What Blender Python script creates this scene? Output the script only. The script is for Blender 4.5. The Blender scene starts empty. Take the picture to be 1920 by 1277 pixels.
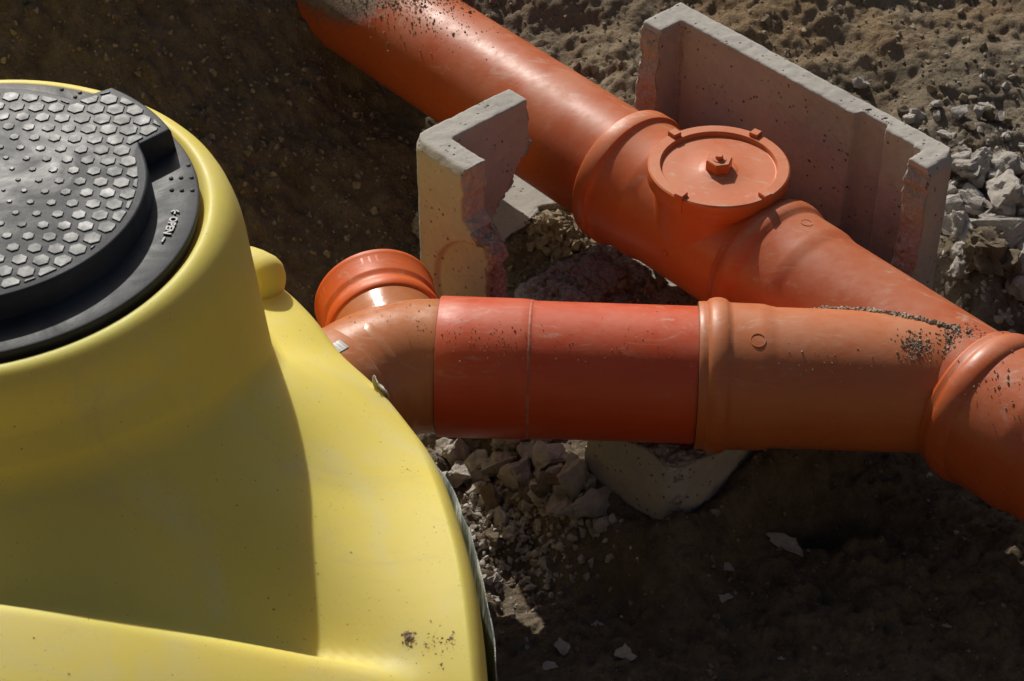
import bpy, bmesh, math, random
import numpy as np
from mathutils import Vector, Matrix
random.seed(7); rng = np.random.default_rng(7)
S = bpy.context.scene
COL = S.collection

# ------------------------------------------------------------------ camera, sky, sun, exposure
PITCH = math.radians(40)
CAM = np.array([0.0, -2.98757, 2.80687])
cd = bpy.data.cameras.new('camera'); cam = bpy.data.objects.new('camera', cd); COL.objects.link(cam)
cam.location = CAM; cam.rotation_euler = (math.radians(90) - PITCH, 0, 0)
cd.lens = 75.0; cd.sensor_width = 36.0; cd.clip_start = 0.05; cd.clip_end = 200
cd.dof.use_dof = True; cd.dof.focus_distance = 3.78; cd.dof.aperture_fstop = 10
S.camera = cam
SUN = np.array([-0.275, 0.765, 0.585]); SUN /= np.linalg.norm(SUN)
el = math.asin(SUN[2]); az = math.atan2(SUN[0], SUN[1])
w = bpy.data.worlds.new('World'); S.world = w; w.use_nodes = True
nt = w.node_tree; sky = nt.nodes.new('ShaderNodeTexSky'); sky.sky_type = 'NISHITA'
sky.sun_disc = False; sky.sun_elevation = el; sky.sun_rotation = az; sky.dust_density = 3.0; sky.ozone_density = .6
nt.links.new(sky.outputs[0], nt.nodes['Background'].inputs[0])
nt.nodes['Background'].inputs[1].default_value = 0.062
sl = bpy.data.lights.new('sun', 'SUN'); sl.energy = 4.9; sl.angle = math.radians(0.55); sl.color = (1, .955, .88)
so = bpy.data.objects.new('sun', sl); COL.objects.link(so)
so.rotation_euler = Vector(-SUN).to_track_quat('-Z', 'Y').to_euler()
S.view_settings.view_transform = 'Standard'; S.view_settings.look = 'None'
S.view_settings.exposure = -0.34; S.view_settings.gamma = 1

# ------------------------------------------------------------------ helpers
FW = np.array([0, math.cos(PITCH), -math.sin(PITCH)]); UP = np.array([0, math.sin(PITCH), math.cos(PITCH)])
def at(px, py, z):
    """ground point at height z for a spot measured on the 1920x1277 survey photo"""
    r = FW + (px-960)/4000*np.array([1., 0, 0]) - (py-638.5)/4000*UP
    return CAM + r*(z-CAM[2])/r[2]

def _h(i, j, k, s):
    n = (i*374761393 + j*668265263 + k*2147483647 + s*974634777) & 0xffffffff
    n = ((n ^ (n >> 13))*1274126177) & 0xffffffff
    n = ((n ^ (n >> 16))*2246822519) & 0xffffffff
    return ((n ^ (n >> 15)) & 0xffffff)/float(0xffffff)
def noise(x, y, z=0.0, s=0):
    x = np.asarray(x, float); y = np.asarray(y, float); z = np.zeros_like(x)+z
    i = np.floor(x).astype(np.int64); j = np.floor(y).astype(np.int64); k = np.floor(z).astype(np.int64)
    fx, fy, fz = x-i, y-j, z-k
    fx, fy, fz = [f*f*f*(f*(f*6-15)+10) for f in (fx, fy, fz)]
    r = 0
    for a in (0, 1):
        for b in (0, 1):
            for c in (0, 1):
                r = r + _h(i+a, j+b, k+c, s)*(fx if a else 1-fx)*(fy if b else 1-fy)*(fz if c else 1-fz)
    return r*2-1
def fbm(x, y, z=0.0, s=0, o=4, g=.5):
    r = 0; a = 1
    for n in range(o):
        r = r + a*noise(np.asarray(x)*2**n+17*n, np.asarray(y)*2**n, np.asarray(z)*2**n, s+n); a *= g
    return r
def clod(x, y, cell, s, lo=.3, hi=.62):
    """field of rounded lumps, one jittered lump per cell"""
    X = x/cell; Y = y/cell; i = np.floor(X).astype(np.int64); j = np.floor(Y).astype(np.int64)
    best = np.zeros_like(X)
    for a in (-1, 0, 1):
        for b in (-1, 0, 1):
            cx = i+a+_h(i+a, j+b, 0, s); cy = j+b+_h(i+a, j+b, 1, s); r = lo+(hi-lo)*_h(i+a, j+b, 2, s)**2
            best = np.maximum(best, np.sqrt(np.maximum(0, r*r-(X-cx)**2-(Y-cy)**2)))
    return best*cell
def sstep(a, b, x):
    t = np.clip((x-a)/(b-a), 0, 1); return t*t*(3-2*t)

def tag(o, label=None, cat=None, group=None, kind=None):
    if label: o['label'] = label
    if cat: o['category'] = cat
    if group: o['group'] = group
    if kind: o['kind'] = kind
    return o
def root(name, loc, label, cat, group=None):
    o = bpy.data.objects.new(name, None); COL.objects.link(o); o.location = tuple(loc); o.empty_display_size = .05
    return tag(o, label, cat, group)
def mesh(name, V, F, mat, parent=None, loc=None, smooth=True, sharp=40, attr=None):
    """V in world coordinates; stored relative to the parent (or to loc)"""
    V = np.asarray(V, float)
    pl = np.array(parent['_w']) if (parent is not None and '_w' in parent) else (np.array(parent.location) if parent is not None else np.zeros(3))
    if parent is not None and parent.parent is not None: pl = np.array(parent.location)+np.array(parent.parent.location)
    o0 = np.array(loc) if loc is not None else pl
    m = bpy.data.meshes.new(name)
    if isinstance(F, np.ndarray) and F.ndim == 2:
        n, k = F.shape
        m.vertices.add(len(V)); m.vertices.foreach_set('co', (V-o0).ravel())
        m.loops.add(n*k); m.loops.foreach_set('vertex_index', F.astype(np.int32).ravel())
        m.polygons.add(n); m.polygons.foreach_set('loop_start', np.arange(0, n*k, k, dtype=np.int32))
        m.update(calc_edges=True); m.validate()
    else:
        m.from_pydata((V-o0).tolist(), [], [list(map(int, f)) for f in F]); m.update()
    if attr:
        for an, av in attr.items():
            a = m.attributes.new(an, 'FLOAT', 'POINT'); a.data.foreach_set('value', np.asarray(av, float))
    if smooth:
        m.polygons.foreach_set('use_smooth', np.ones(len(m.polygons), bool))
        if sharp: m.set_sharp_from_angle(angle=math.radians(sharp))
    if mat: m.materials.append(mat)
    o = bpy.data.objects.new(name, m); COL.objects.link(o)
    if parent is not None: o.parent = parent
    if loc is not None: o.location = tuple(np.array(loc)-(pl if parent is not None else 0))
    return o
def frame(d):
    d = np.array(d, float); d /= np.linalg.norm(d)
    a = np.cross(d, [0, 0, 1.]) if abs(d[2]) < .95 else np.cross(d, [0, 1., 0]); a /= np.linalg.norm(a)
    return d, a, np.cross(a, d)
def lathe(prof, P, d, n=112, close=False, wob=None, a0=0, a1=2*math.pi):
    """revolve [(s, r)] about the axis through P along d"""
    d, a, b = frame(d); P = np.array(P, float)
    full = abs(a1-a0-2*math.pi) < 1e-6
    th = np.linspace(a0, a1, n, endpoint=not full)
    V = []
    for s, r in prof:
        rr = r if wob is None else r+wob(s, th)
        V.append(P+s*d+(rr*np.cos(th))[:, None]*a+(rr*np.sin(th))[:, None]*b if not np.isscalar(rr) else P+s*d+rr*(np.cos(th)[:, None]*a+np.sin(th)[:, None]*b))
    V = np.concatenate(V); F = []
    m = len(prof); nn = n if full else n-1
    for k in range(m-1 if not close else m):
        k2 = (k+1) % m
        for i in range(nn):
            j = (i+1) % n; F.append((k*n+i, k*n+j, k2*n+j, k2*n+i))
    return V, np.array(F)
def sweep(path, rad, n=96, ref=(0, 0, 1.)):
    """tube along a path with one radius per point"""
    path = np.array(path, float); V = []; F = []
    for k, p in enumerate(path):
        t = path[min(k+1, len(path)-1)]-path[max(k-1, 0)]; t /= np.linalg.norm(t)
        a = np.cross(t, ref); a /= np.linalg.norm(a); b = np.cross(a, t)
        th = np.linspace(0, 2*math.pi, n, endpoint=False)[:, None]
        V.append(p+rad[k]*(np.cos(th)*a+np.sin(th)*b))
    for k in range(len(path)-1):
        for i in range(n):
            j = (i+1) % n; F.append((k*n+i, k*n+j, (k+1)*n+j, (k+1)*n+i))
    return np.concatenate(V), np.array(F)
def prism(poly, z0, z1, bev=0.0):
    """vertical prism over a plan polygon (counter-clockwise), optional top bevel"""
    poly = np.array(poly, float); n = len(poly); c = poly.mean(0)
    rings = [(poly, z0), (poly, z1-bev)]
    if bev:
        v = c-poly; L = np.linalg.norm(v, axis=1)[:, None]; rings.append((poly+v/np.maximum(L, 1e-6)*bev, z1))
    V = np.concatenate([np.column_stack([p, np.full(n, z)]) for p, z in rings])
    F = []
    for k in range(len(rings)-1):
        for i in range(n):
            j = (i+1) % n; F.append((k*n+i, k*n+j, (k+1)*n+j, (k+1)*n+i))
    F.append(tuple(range((len(rings)-1)*n, len(rings)*n))); F.append(tuple(range(n-1, -1, -1)))
    return V, F
def join(parts):
    V = []; F = []; o = 0
    for v, f in parts:
        V.append(np.asarray(v)); F += [tuple(int(i)+o for i in q) for q in f]; o += len(v)
    return np.concatenate(V), F

# ------------------------------------------------------------------ materials
def N(nt, t, **kw):
    n = nt.nodes.new(t)
    for k, v in kw.items():
        if k.startswith('i_'): n.inputs[k[2:].replace('_', ' ')].default_value = v
        else: setattr(n, k, v)
    return n
class Mat:
    def __init__(s, name):
        s.m = bpy.data.materials.new(name); s.m.use_nodes = True; s.t = s.m.node_tree
        s.b = s.t.nodes['Principled BSDF']; s.tc = N(s.t, 'ShaderNodeTexCoord')
        s.geo = N(s.t, 'ShaderNodeNewGeometry')
    def L(s, a, b): s.t.links.new(a, b)
    def noise(s, scale, detail=6, rough=.6, vec=None, dist=0):
        n = N(s.t, 'ShaderNodeTexNoise'); n.inputs['Scale'].default_value = scale; n.inputs['Detail'].default_value = detail
        n.inputs['Roughness'].default_value = rough; n.inputs['Distortion'].default_value = dist
        s.L(vec or s.tc.outputs['Object'], n.inputs['Vector']); return n.outputs['Fac']
    def vor(s, scale, feat='F1', vec=None, out='Distance', rnd=1):
        n = N(s.t, 'ShaderNodeTexVoronoi'); n.feature = feat; n.inputs['Scale'].default_value = scale; n.inputs['Randomness'].default_value = rnd
        s.L(vec or s.tc.outputs['Object'], n.inputs['Vector']); return n.outputs[out]
    def map(s, scale=(1, 1, 1), rot=(0, 0, 0), loc=(0, 0, 0)):
        n = N(s.t, 'ShaderNodeMapping'); n.inputs['Scale'].default_value = scale; n.inputs['Rotation'].default_value = rot; n.inputs['Location'].default_value = loc
        s.L(s.tc.outputs['Object'], n.inputs['Vector']); return n.outputs[0]
    def ramp(s, f, stops, interp='LINEAR'):
        n = N(s.t, 'ShaderNodeValToRGB'); cr = n.color_ramp; cr.interpolation = interp
        while len(cr.elements) < len(stops): cr.elements.new(.5)
        for e, (p, c) in zip(cr.elements, stops):
            e.position = p; e.color = (c, c, c, 1) if np.isscalar(c) else (*c, 1)
        s.L(f, n.inputs[0]); return n.outputs[0]
    def mix(s, f, a, b, mode='MIX'):
        n = N(s.t, 'ShaderNodeMix', data_type='RGBA', blend_type=mode)
        for sock, v in ((n.inputs[0], f), (n.inputs[6], a), (n.inputs[7], b)):
            if isinstance(v, bpy.types.NodeSocket): s.L(v, sock)
            elif np.isscalar(v): sock.default_value = v
            else: sock.default_value = (*v, 1)
        return n.outputs[2]
    def math(s, op, a, b=0.0, clamp=False):
        n = N(s.t, 'ShaderNodeMath', operation=op); n.use_clamp = clamp
        for k, v in enumerate((a, b)):
            if isinstance(v, bpy.types.NodeSocket): s.L(v, n.inputs[k])
            else: n.inputs[k].default_value = v
        return n.outputs[0]
    def bump(s, h, dist, strength=1.0, prev=None):
        n = N(s.t, 'ShaderNodeBump'); n.inputs['Strength'].default_value = strength; n.inputs['Distance'].default_value = dist
        s.L(h, n.inputs['Height'])
        if prev is not None: s.L(prev, n.inputs['Normal'])
        return n.outputs[0]
    def attr(s, name):
        n = N(s.t, 'ShaderNodeAttribute'); n.attribute_name = name; return n.outputs['Fac']
    def set(s, col=None, rough=None, norm=None, **kw):
        for k, v in (('Base Color', col), ('Roughness', rough), ('Normal', norm)):
            if v is None: continue
            if isinstance(v, bpy.types.NodeSocket): s.L(v, s.b.inputs[k])
            else: s.b.inputs[k].default_value = (*v, 1) if not np.isscalar(v) else v
        for k, v in kw.items(): s.b.inputs[k.replace('_', ' ')].default_value = v
        return s.m

def m_pipe(name, base, pale, rough=.38, dust=.5, axis=(1, 0, 0), tint=None, ts=-1):
    m = Mat(name)
    v = m.map(); big = m.noise(5, 5, .6); fine = m.noise(60, 6, .7)
    ang = math.atan2(axis[1], axis[0])
    vs = m.map(scale=(1, 14, 14), rot=(0, 0, -ang)); streak = m.noise(9, 5, .65, vs)
    vs2 = m.map(scale=(2, 60, 60), rot=(0, 0, -ang-.35)); scr = m.noise(6, 3, .5, vs2)
    c = m.mix(m.ramp(big, [(.35, 0), (.7, 1)]), base, tuple(np.array(base)*np.array([1.08, 1.2, 1.2])))
    c = m.mix(m.math('MULTIPLY', m.ramp(streak, [(.45, 0), (.75, 1)]), .12), c, pale)
    nz = N(m.t, 'ShaderNodeSeparateXYZ'); m.L(m.geo.outputs['Normal'], nz.inputs[0])
    up = m.ramp(nz.outputs['Z'], [(.25, 0), (.95, 1)])
    dn = m.math('MULTIPLY', up, m.ramp(m.noise(7, 7, .68), [(.36, .15), (.64, 1)]))
    c = m.mix(m.math('MULTIPLY', dn, dust), c, pale)
    chalk = m.math('MULTIPLY', m.ramp(m.noise(11, 8, .72, vs2 if False else m.map(scale=(1, 2.4, 2.4), rot=(0, 0, -ang-.2)), dist=1.3), [(.56, 0), (.70, 1)]), up)
    c = m.mix(m.math('MULTIPLY', chalk, .62), c, (.58, .44, .33))
    dirt = m.attr('dirt'); dm = m.ramp(m.math('ADD', dirt, m.math('MULTIPLY', m.math('SUBTRACT', m.noise(70, 8, .85), .5), 1.7)), [(.42, 0), (.80, 1)])
    c = m.mix(m.math('MULTIPLY', dm, .9), c, m.mix(m.ramp(m.noise(90, 4, .7), [(.35, 0), (.65, 1)]), (.15, .12, .085), (.27, .225, .16)))
    # scratches and dried mud flecks
    c = m.mix(m.math('MULTIPLY', m.ramp(scr, [(.68, 0), (.74, 1)]), m.math('MULTIPLY', m.ramp(m.noise(6, 4, .6), [(.5, 0), (.62, 1)]), .45)), c, (.60, .40, .29))
    fl = m.math('MULTIPLY', m.ramp(m.noise(170, 3, .6), [(.66, 0), (.72, 1)]), m.ramp(m.noise(8, 3, .5), [(.5, 0), (.66, 1)]))
    c = m.mix(m.math('MULTIPLY', fl, .6), c, (.27, .21, .16))
    r = m.math('ADD', m.math('MULTIPLY', m.ramp(dn, [(0, 0), (1, .3)]), 1), rough)
    r = m.math('ADD', r, m.math('MULTIPLY', m.math('SUBTRACT', fine, .5), .2))
    n = m.bump(fine, .0006, .5); n = m.bump(m.noise(14, 3, .5), .002, .35, n); n = m.bump(m.math('MULTIPLY', dm, m.noise(160, 4, .7)), .003, 1, n)
    r = m.math('ADD', r, m.math('MULTIPLY', dm, .4), True)
    return m.set(c, r, n, Specular_IOR_Level=.45)
ORANGE = (.50, .135, .042); PALE = (.56, .29, .17)
dA = np.array([1, -.052, 0]); dA /= np.linalg.norm(dA)
dB = np.array([math.cos(.86), -math.sin(.86), 0])
M_orA = m_pipe('orange_plastic_branch', (.54, .130, .032), PALE, .30, .45, dA)
M_orB = m_pipe('orange_plastic_run', (.50, .088, .018), PALE, .30, .42, dB)
M_fit = m_pipe('orange_plastic_fitting', (.60, .125, .027), (.60, .27, .14), .33, .42, dB)
M_red = m_pipe('red_brown_plastic', (.60, .066, .014), (.56, .19, .10), .31, .36, dA)
M_elb = m_pipe('orange_plastic_elbow', (.52, .16, .052), (.55, .30, .18), .13, .25, (-.7, -.7))
M_cap = m_pipe('bright_orange_plastic', (.72, .115, .018), (.66, .24, .09), .34, .25, dA)
M_gap = Mat('socket_gap_shade').set((.02, .017, .015), .6)  # near-black colour paints the shade inside the socket gaps

def m_yellow():
    m = Mat('yellow_polyethylene')
    big = m.noise(2.2, 5, .6); fine = m.noise(120, 5, .6)
    c = m.mix(m.ramp(big, [(.35, 0), (.7, 1)]), (.80, .645, .125), (.82, .68, .165))
    patch = m.ramp(m.noise(6, 6, .65, dist=.6), [(.52, 0), (.68, 1)])
    c = m.mix(m.math('MULTIPLY', patch, .45), c, (.74, .66, .32))
    smear = m.ramp(m.noise(4.5, 8, .75, m.map(scale=(1, 2.2, 1), rot=(0, 0, .9)), dist=1.0), [(.55, 0), (.72, 1)])
    c = m.mix(m.math('MULTIPLY', smear, .28), c, (.52, .44, .24))
    fs = m.math('MULTIPLY', m.ramp(m.noise(260, 2, .5), [(.69, 0), (.73, 1)]), m.ramp(m.noise(7, 3, .6), [(.45, 0), (.6, 1)]))
    c = m.mix(m.math('MULTIPLY', fs, .6), c, (.30, .24, .11))
    sp = m.ramp(m.vor(26), [(.02, 1), (.05, 0)])          # sparse grit specks
    spm = m.ramp(m.noise(5, 2, .5), [(.48, 0), (.60, 1)])
    c = m.mix(m.math('MULTIPLY', m.math('MULTIPLY', sp, spm), .8), c, (.16, .11, .05))
    scuff = m.ramp(m.noise(30, 6, .75, m.map(scale=(1, 3, 1), rot=(0, 0, .5))), [(.68, 0), (.76, 1)])
    c = m.mix(m.math('MULTIPLY', scuff, .35), c, (.55, .50, .40))
    n = m.bump(fine, .0004, .5); n = m.bump(m.noise(9, 3, .5), .003, .3, n)
    r = m.ramp(m.noise(12, 5, .6), [(.3, .48), (.7, .62)])
    return m.set(c, r, n, Specular_IOR_Level=.35, Subsurface_Weight=.45, Subsurface_Radius=(.09, .055, .004), Subsurface_Scale=.6)
M_yel = m_yellow()

def m_lid():
    m = Mat('black_plastic_lid')
    big = m.noise(7, 6, .65, dist=.8); fine = m.noise(200, 4, .6)
    c = m.mix(m.ramp(big, [(.4, 0), (.68, 1)]), (.008, .011, .016), (.040, .045, .052))
    r = m.ramp(m.noise(10, 6, .65, dist=1.2), [(.35, .47), (.65, .66)])
    n = m.bump(fine, .0005, .6); n = m.bump(m.noise(5, 2, .5), .012, .35, n)
    return m.set(c, r, n, Specular_IOR_Level=.5)
M_lid = m_lid()
def m_pad():
    m = Mat('worn_tread_plastic')
    c = m.mix(m.ramp(m.noise(22, 6, .7, dist=.5), [(.42, 0), (.62, 1)]), (.024, .027, .032), (.095, .097, .096))
    r = m.ramp(m.noise(30, 4, .6), [(.35, .46), (.65, .62)])
    n = m.bump(m.noise(40, 3, .5), .002, .5)
    return m.set(c, r, n, Specular_IOR_Level=.55)
M_pad = m_pad()

def m_concrete(name='cast_concrete', base=(.40, .372, .33)):
    m = Mat(name)
    c = m.mix(m.ramp(m.noise(4, 6, .65), [(.3, 0), (.7, 1)]), tuple(np.array(base)*.82), tuple(np.array(base)*1.18))
    c = m.mix(m.ramp(m.noise(45, 6, .7), [(.3, 0), (.8, .5)]), c, (.56, .51, .45))
    pores = m.math('MULTIPLY', m.ramp(m.vor(75), [(.10, 1), (.26, 0)]), m.ramp(m.noise(30, 4, .7), [(.50, 0), (.58, 1)]))
    c = m.mix(pores, c, (.06, .05, .045))
    br = m.attr('broken')
    agg = N(m.t, 'ShaderNodeTexVoronoi'); agg.inputs['Scale'].default_value = 70; m.L(m.tc.outputs['Object'], agg.inputs['Vector'])
    ac = m.mix(.75, m.ramp(agg.outputs['Color'], [(.0, (.30, .26, .23)), (.35, (.40, .36, .32)), (.6, (.33, .24, .17)), (.8, (.50, .46, .42)), (1, (.24, .22, .22))]), (.38, .33, .295))
    edge = m.ramp(m.vor(70, 'DISTANCE_TO_EDGE'), [(.0, 0), (.10, 1)])
    ac = m.mix(edge, (.22, .19, .175), ac)
    c = m.mix(br, c, ac)
    n = m.bump(m.noise(140, 6, .7), .0014, .8)
    n = m.bump(m.math('MULTIPLY', pores, -1), .002, 1, n)
    h2 = m.math('MULTIPLY', m.math('ADD', m.ramp(agg.outputs['Distance'], [(0, 1), (.6, 0)]), m.noise(90, 5, .7)), br)
    n = m.bump(h2, .006, .9, n)
    return m.set(c, .88, n, Specular_IOR_Level=.2)
M_con = m_concrete()

def m_soil():
    m = Mat('excavated_soil')
    big = m.noise(2.5, 7, .65); mid = m.noise(18, 7, .7); fin = m.noise(150, 5, .7)
    zone = m.attr('zone')      # 0 clay-rich dark soil, 1 dry brown fill
    pale = m.attr('pale')      # crushed mortar dust
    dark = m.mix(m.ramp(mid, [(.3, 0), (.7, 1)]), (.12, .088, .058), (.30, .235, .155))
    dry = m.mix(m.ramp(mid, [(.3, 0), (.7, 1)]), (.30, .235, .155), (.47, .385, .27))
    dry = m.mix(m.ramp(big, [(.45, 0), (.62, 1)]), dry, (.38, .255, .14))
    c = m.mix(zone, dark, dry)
    c = m.mix(m.math('MULTIPLY', pale, m.ramp(m.noise(30, 6, .7), [(.35, .2), (.6, 1)])), c, (.34, .30, .255))
    g = N(m.t, 'ShaderNodeTexVoronoi'); g.inputs['Scale'].default_value = 90; m.L(m.tc.outputs['Object'], g.inputs['Vector'])
    gm = m.math('MULTIPLY', m.ramp(g.outputs['Distance'], [(.22, 1), (.32, 0)]), m.ramp(m.noise(35, 2, .5), [(.5, 0), (.56, .7)]))
    gc = m.ramp(g.outputs['Color'], [(0, (.14, .09, .06)), (.4, (.24, .19, .14)), (.7, (.20, .11, .06)), (1, (.34, .31, .27))])
    c = m.mix(gm, c, gc)
    n = m.bump(fin, .004, 1); n = m.bump(m.vor(130), .004, .8, n); n = m.bump(gm, .005, .9, n); n = m.bump(m.noise(60, 6, .8), .012, 1, n); n = m.bump(mid, .010, .6, n)
    return m.set(c, .95, n, Specular_IOR_Level=.15)
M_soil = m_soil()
def m_rock(name, a, b, rough=.92, tiny=False):
    m = Mat(name)
    oi = N(m.t, 'ShaderNodeObjectInfo')
    c = m.mix(m.ramp(m.noise(25, 7, .7), [(.3, 0), (.7, 1)]), a, b)
    c = m.mix(m.math('MULTIPLY', oi.outputs['Random'], .45), c, tuple(np.array(a)*.7))
    c = m.mix(m.ramp(m.noise(9, 4, .6), [(.5, 0), (.68, .6)]), c, (.17, .13, .09))
    if tiny: return m.set(m.mix(m.ramp(m.noise(55, 3, .6), [(.4, 0), (.6, 1)]), a, b), rough, None, Specular_IOR_Level=.2)
    n = m.bump(m.noise(160, 6, .8), .005, 1); n = m.bump(m.noise(45, 6, .75), .010, .9, n)
    return m.set(c, rough, n, Specular_IOR_Level=.2)
M_rub = m_rock('mortar_rubble', (.56, .50, .43), (.77, .71, .63))
M_grav = m_rock('mortar_gravel', (.30, .26, .22), (.50, .45, .39), tiny=True)
M_soilc = m_rock('loose_soil', (.20, .155, .10), (.36, .285, .19), tiny=True)
M_clod = m_rock('earth_clod', (.20, .155, .10), (.37, .295, .20))
M_peb = m_rock('pebble_mix', (.14, .10, .065), (.31, .25, .185), tiny=True)
M_grit = m_rock('pit_grit_mix', (.13, .10, .07), (.26, .21, .16), tiny=True)
M_crumb = m_rock('dried_mud_crumbs', (.26, .20, .145), (.46, .38, .29), tiny=True)

# ------------------------------------------------------------------ ground
J = np.array([.786, -.0874, .272])
CA = np.array([-.196, .36]); E1 = np.array([.7405, .672]); E2 = np.array([.672, -.7405])
def uv(x, y): return E1[0]*(x-CA[0])+E1[1]*(y-CA[1]), E2[0]*(x-CA[0])+E2[1]*(y-CA[1])
def bpar(x, y):
    s = (x-J[0])*dB[0]+(y-J[1])*dB[1]; t = -(x-J[0])*dB[1]+(y-J[1])*dB[0]; return s, t   # t>0: behind/right of the run
def ground(x, y, full=True):
    x = np.asarray(x, float); y = np.asarray(y, float)
    u, v = uv(x, y); s, t = bpar(x, y)
    h = -.05-.030*sstep(.35, .1, y)*sstep(.75, .4, x)-.058*sstep(.02, -.05, u)*sstep(.35, .15, y)*sstep(-.42, -.2, y)
    # raised fill to the right of the chamber and behind the run
    ra = sstep(.10, .24, t)*sstep(.02, -.05, v)*.24
    rb = sstep(.745, .90, u)*sstep(-.32, -.12, v)*(.24-.02*sstep(-.1, .2, v))*(1-.3*sstep(.3, .7, v))*(1-.85*sstep(.75, 1.0, v))
    rr = np.maximum(ra, rb)
    h = h+rr
    h = h+sstep(.9, 2.4, y)*.42*sstep(-.1, .35, t)+np.maximum(0, y-2.4)*.2
    # left bank
    q = -.85*x+.53*y+.04*noise(x*3, y*3, 0, 5)
    b1 = np.clip(q-.62, 0, None)*(.40+.28*sstep(.75, 1.0, q)); b2 = np.clip(q-1.0+.1*noise(x*2.2, y*2.2, 0, 91), 0, .5)*.6
    bank = b1*sstep(1.9, 1.3, q)+b2+.12*sstep(1.3, 1.9, q)
    bank = bank*sstep(-.75, .05, y)
    h = h+np.maximum(0, bank*np.where(t < 0, 1, sstep(.9, .0, t))-np.maximum(0, h+.05))
    h = h+1.75*sstep(-1.75, -2.9, y)+.9*sstep(1.9, 3.2, x)*sstep(1.5, .5, y)  # first term: unseen bank behind camera, added to cut sky and bounce warm light
    # under the chamber
    ins = sstep(0, .03, u)*sstep(.74, .71, u)*sstep(0, .03, v)*sstep(.74, .71, v)
    h = h*(1-ins)+(.015-.10*sstep(.26, .16, u))*ins*1
    # hollow in front
    h = h+.10*np.exp(-((u+.05)/.06)**2)*sstep(.30, .5, v)*sstep(.95, .75, v)+.045*np.exp(-(((u+.02)/.09)**2+((v-.76)/.09)**2))+(.05+.09*sstep(.0, .2, u))*np.exp(-((v-.765)/.06)**2)*sstep(.62, .4, u)*sstep(-.1, .02, u)
    h = h-.10*np.exp(-(((x-.60)/.10)**2+((y+.13)/.035)**2))
    if full:
        bk = sstep(.02, .15, bank)*sstep(.1, -.05, t)
        h = h+(.030*fbm(x*3, y*3, 0, 11, 5)+.010*fbm(x*14, y*14, 0, 21, 4, .6))*(1-.55*bk)+bk*.022*noise(x*4.5, y*4.5, 0, 95)
        fr_ = sstep(.5, .3, y)
        h = h+(.0022+.0032*fr_)*fbm(x*48, y*48, 0, 23, 3, .65)*(1+.8*bk)+fr_*(.008*np.abs(fbm(x*11, y*11, 0, 27, 4, .6))+.6*clod(x, y, .034, 28)*sstep(-.1, .4, noise(x*5, y*5, 0, 29)))
        back = np.clip(sstep(.02, .2, t)*sstep(.05, -.1, v)+.5*sstep(.75, .9, u), 0, 1)*sstep(1.55, .95, y)*sstep(.75, .35, t)
        lump = sstep(-.15, .35, fbm(x*4+9, y*4, 0, 31, 3))
        h = h+back*(.9*clod(x, y, .030, 3)+.6*clod(x, y, .06, 4))*(.22+.55*lump)
        h = h+(.45+.3*bk)*clod(x, y, .018, 8)*(.3+.7*sstep(-.3, .3, noise(x*6, y*6, 0, 9)))
        rut = sstep(1.3, 1.7, y)*sstep(.2, .5, x)
        h = h+rut*(.016*np.abs(fbm(x*5, y*9, 0, 41, 5, .6)))
        h = h+bk*(.010*fbm(x*9, y*9, 0, 51, 4, .6)+1.0*clod(x, y, .045, 18)*sstep(-.3, .3, noise(x*7, y*7, 0, 19)))
    return h
def axis_coords(lo, hi, d, far):
    c = list(np.arange(lo, hi+1e-9, d)); st = d
    a = hi; 
    while a < far: st *= 1.14; a += st; c.append(a)
    st = d; a = lo
    while a > -far: st *= 1.14; a -= st; c.insert(0, a)
    return np.array(c)
gx = axis_coords(-1.35, 1.45, .0062, 60); gy = axis_coords(-.75, 2.15, .0062, 60)
X, Y = np.meshgrid(gx, gy); Z = ground(np.clip(X, -4, 4), np.clip(Y, -4, 4))
u_, v_ = uv(X, Y); s_, t_ = bpar(X, Y); q_ = -.85*X+.53*Y
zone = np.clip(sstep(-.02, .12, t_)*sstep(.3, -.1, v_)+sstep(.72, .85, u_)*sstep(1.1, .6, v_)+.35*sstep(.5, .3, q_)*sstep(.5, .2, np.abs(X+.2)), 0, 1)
zone = np.clip(zone*(.75+.5*fbm(X*4, Y*4, 0, 61, 4))+.35*sstep(-1.3, -1.8, Y), 0, 1)  # last term: browner soil on the unseen rear bank, to warm its bounce
pl = np.exp(-(((X-1.05)/.28)**2+((Y-.50)/.35)**2))+1.0*np.exp(-(((X-.02)/.22)**2+((Y-.02)/.22)**2))
pl = np.clip(pl*(.8+.8*fbm(X*8, Y*8, 0, 71, 4)), 0, 1)
nx, ny = len(gx), len(gy)
I = np.arange(nx*ny).reshape(ny, nx)
F = np.stack([I[:-1, :-1], I[:-1, 1:], I[1:, 1:], I[1:, :-1]], -1).reshape(-1, 4)
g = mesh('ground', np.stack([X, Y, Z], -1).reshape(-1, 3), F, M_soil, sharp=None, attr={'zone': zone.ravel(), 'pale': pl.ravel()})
tag(g, kind='structure')

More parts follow.
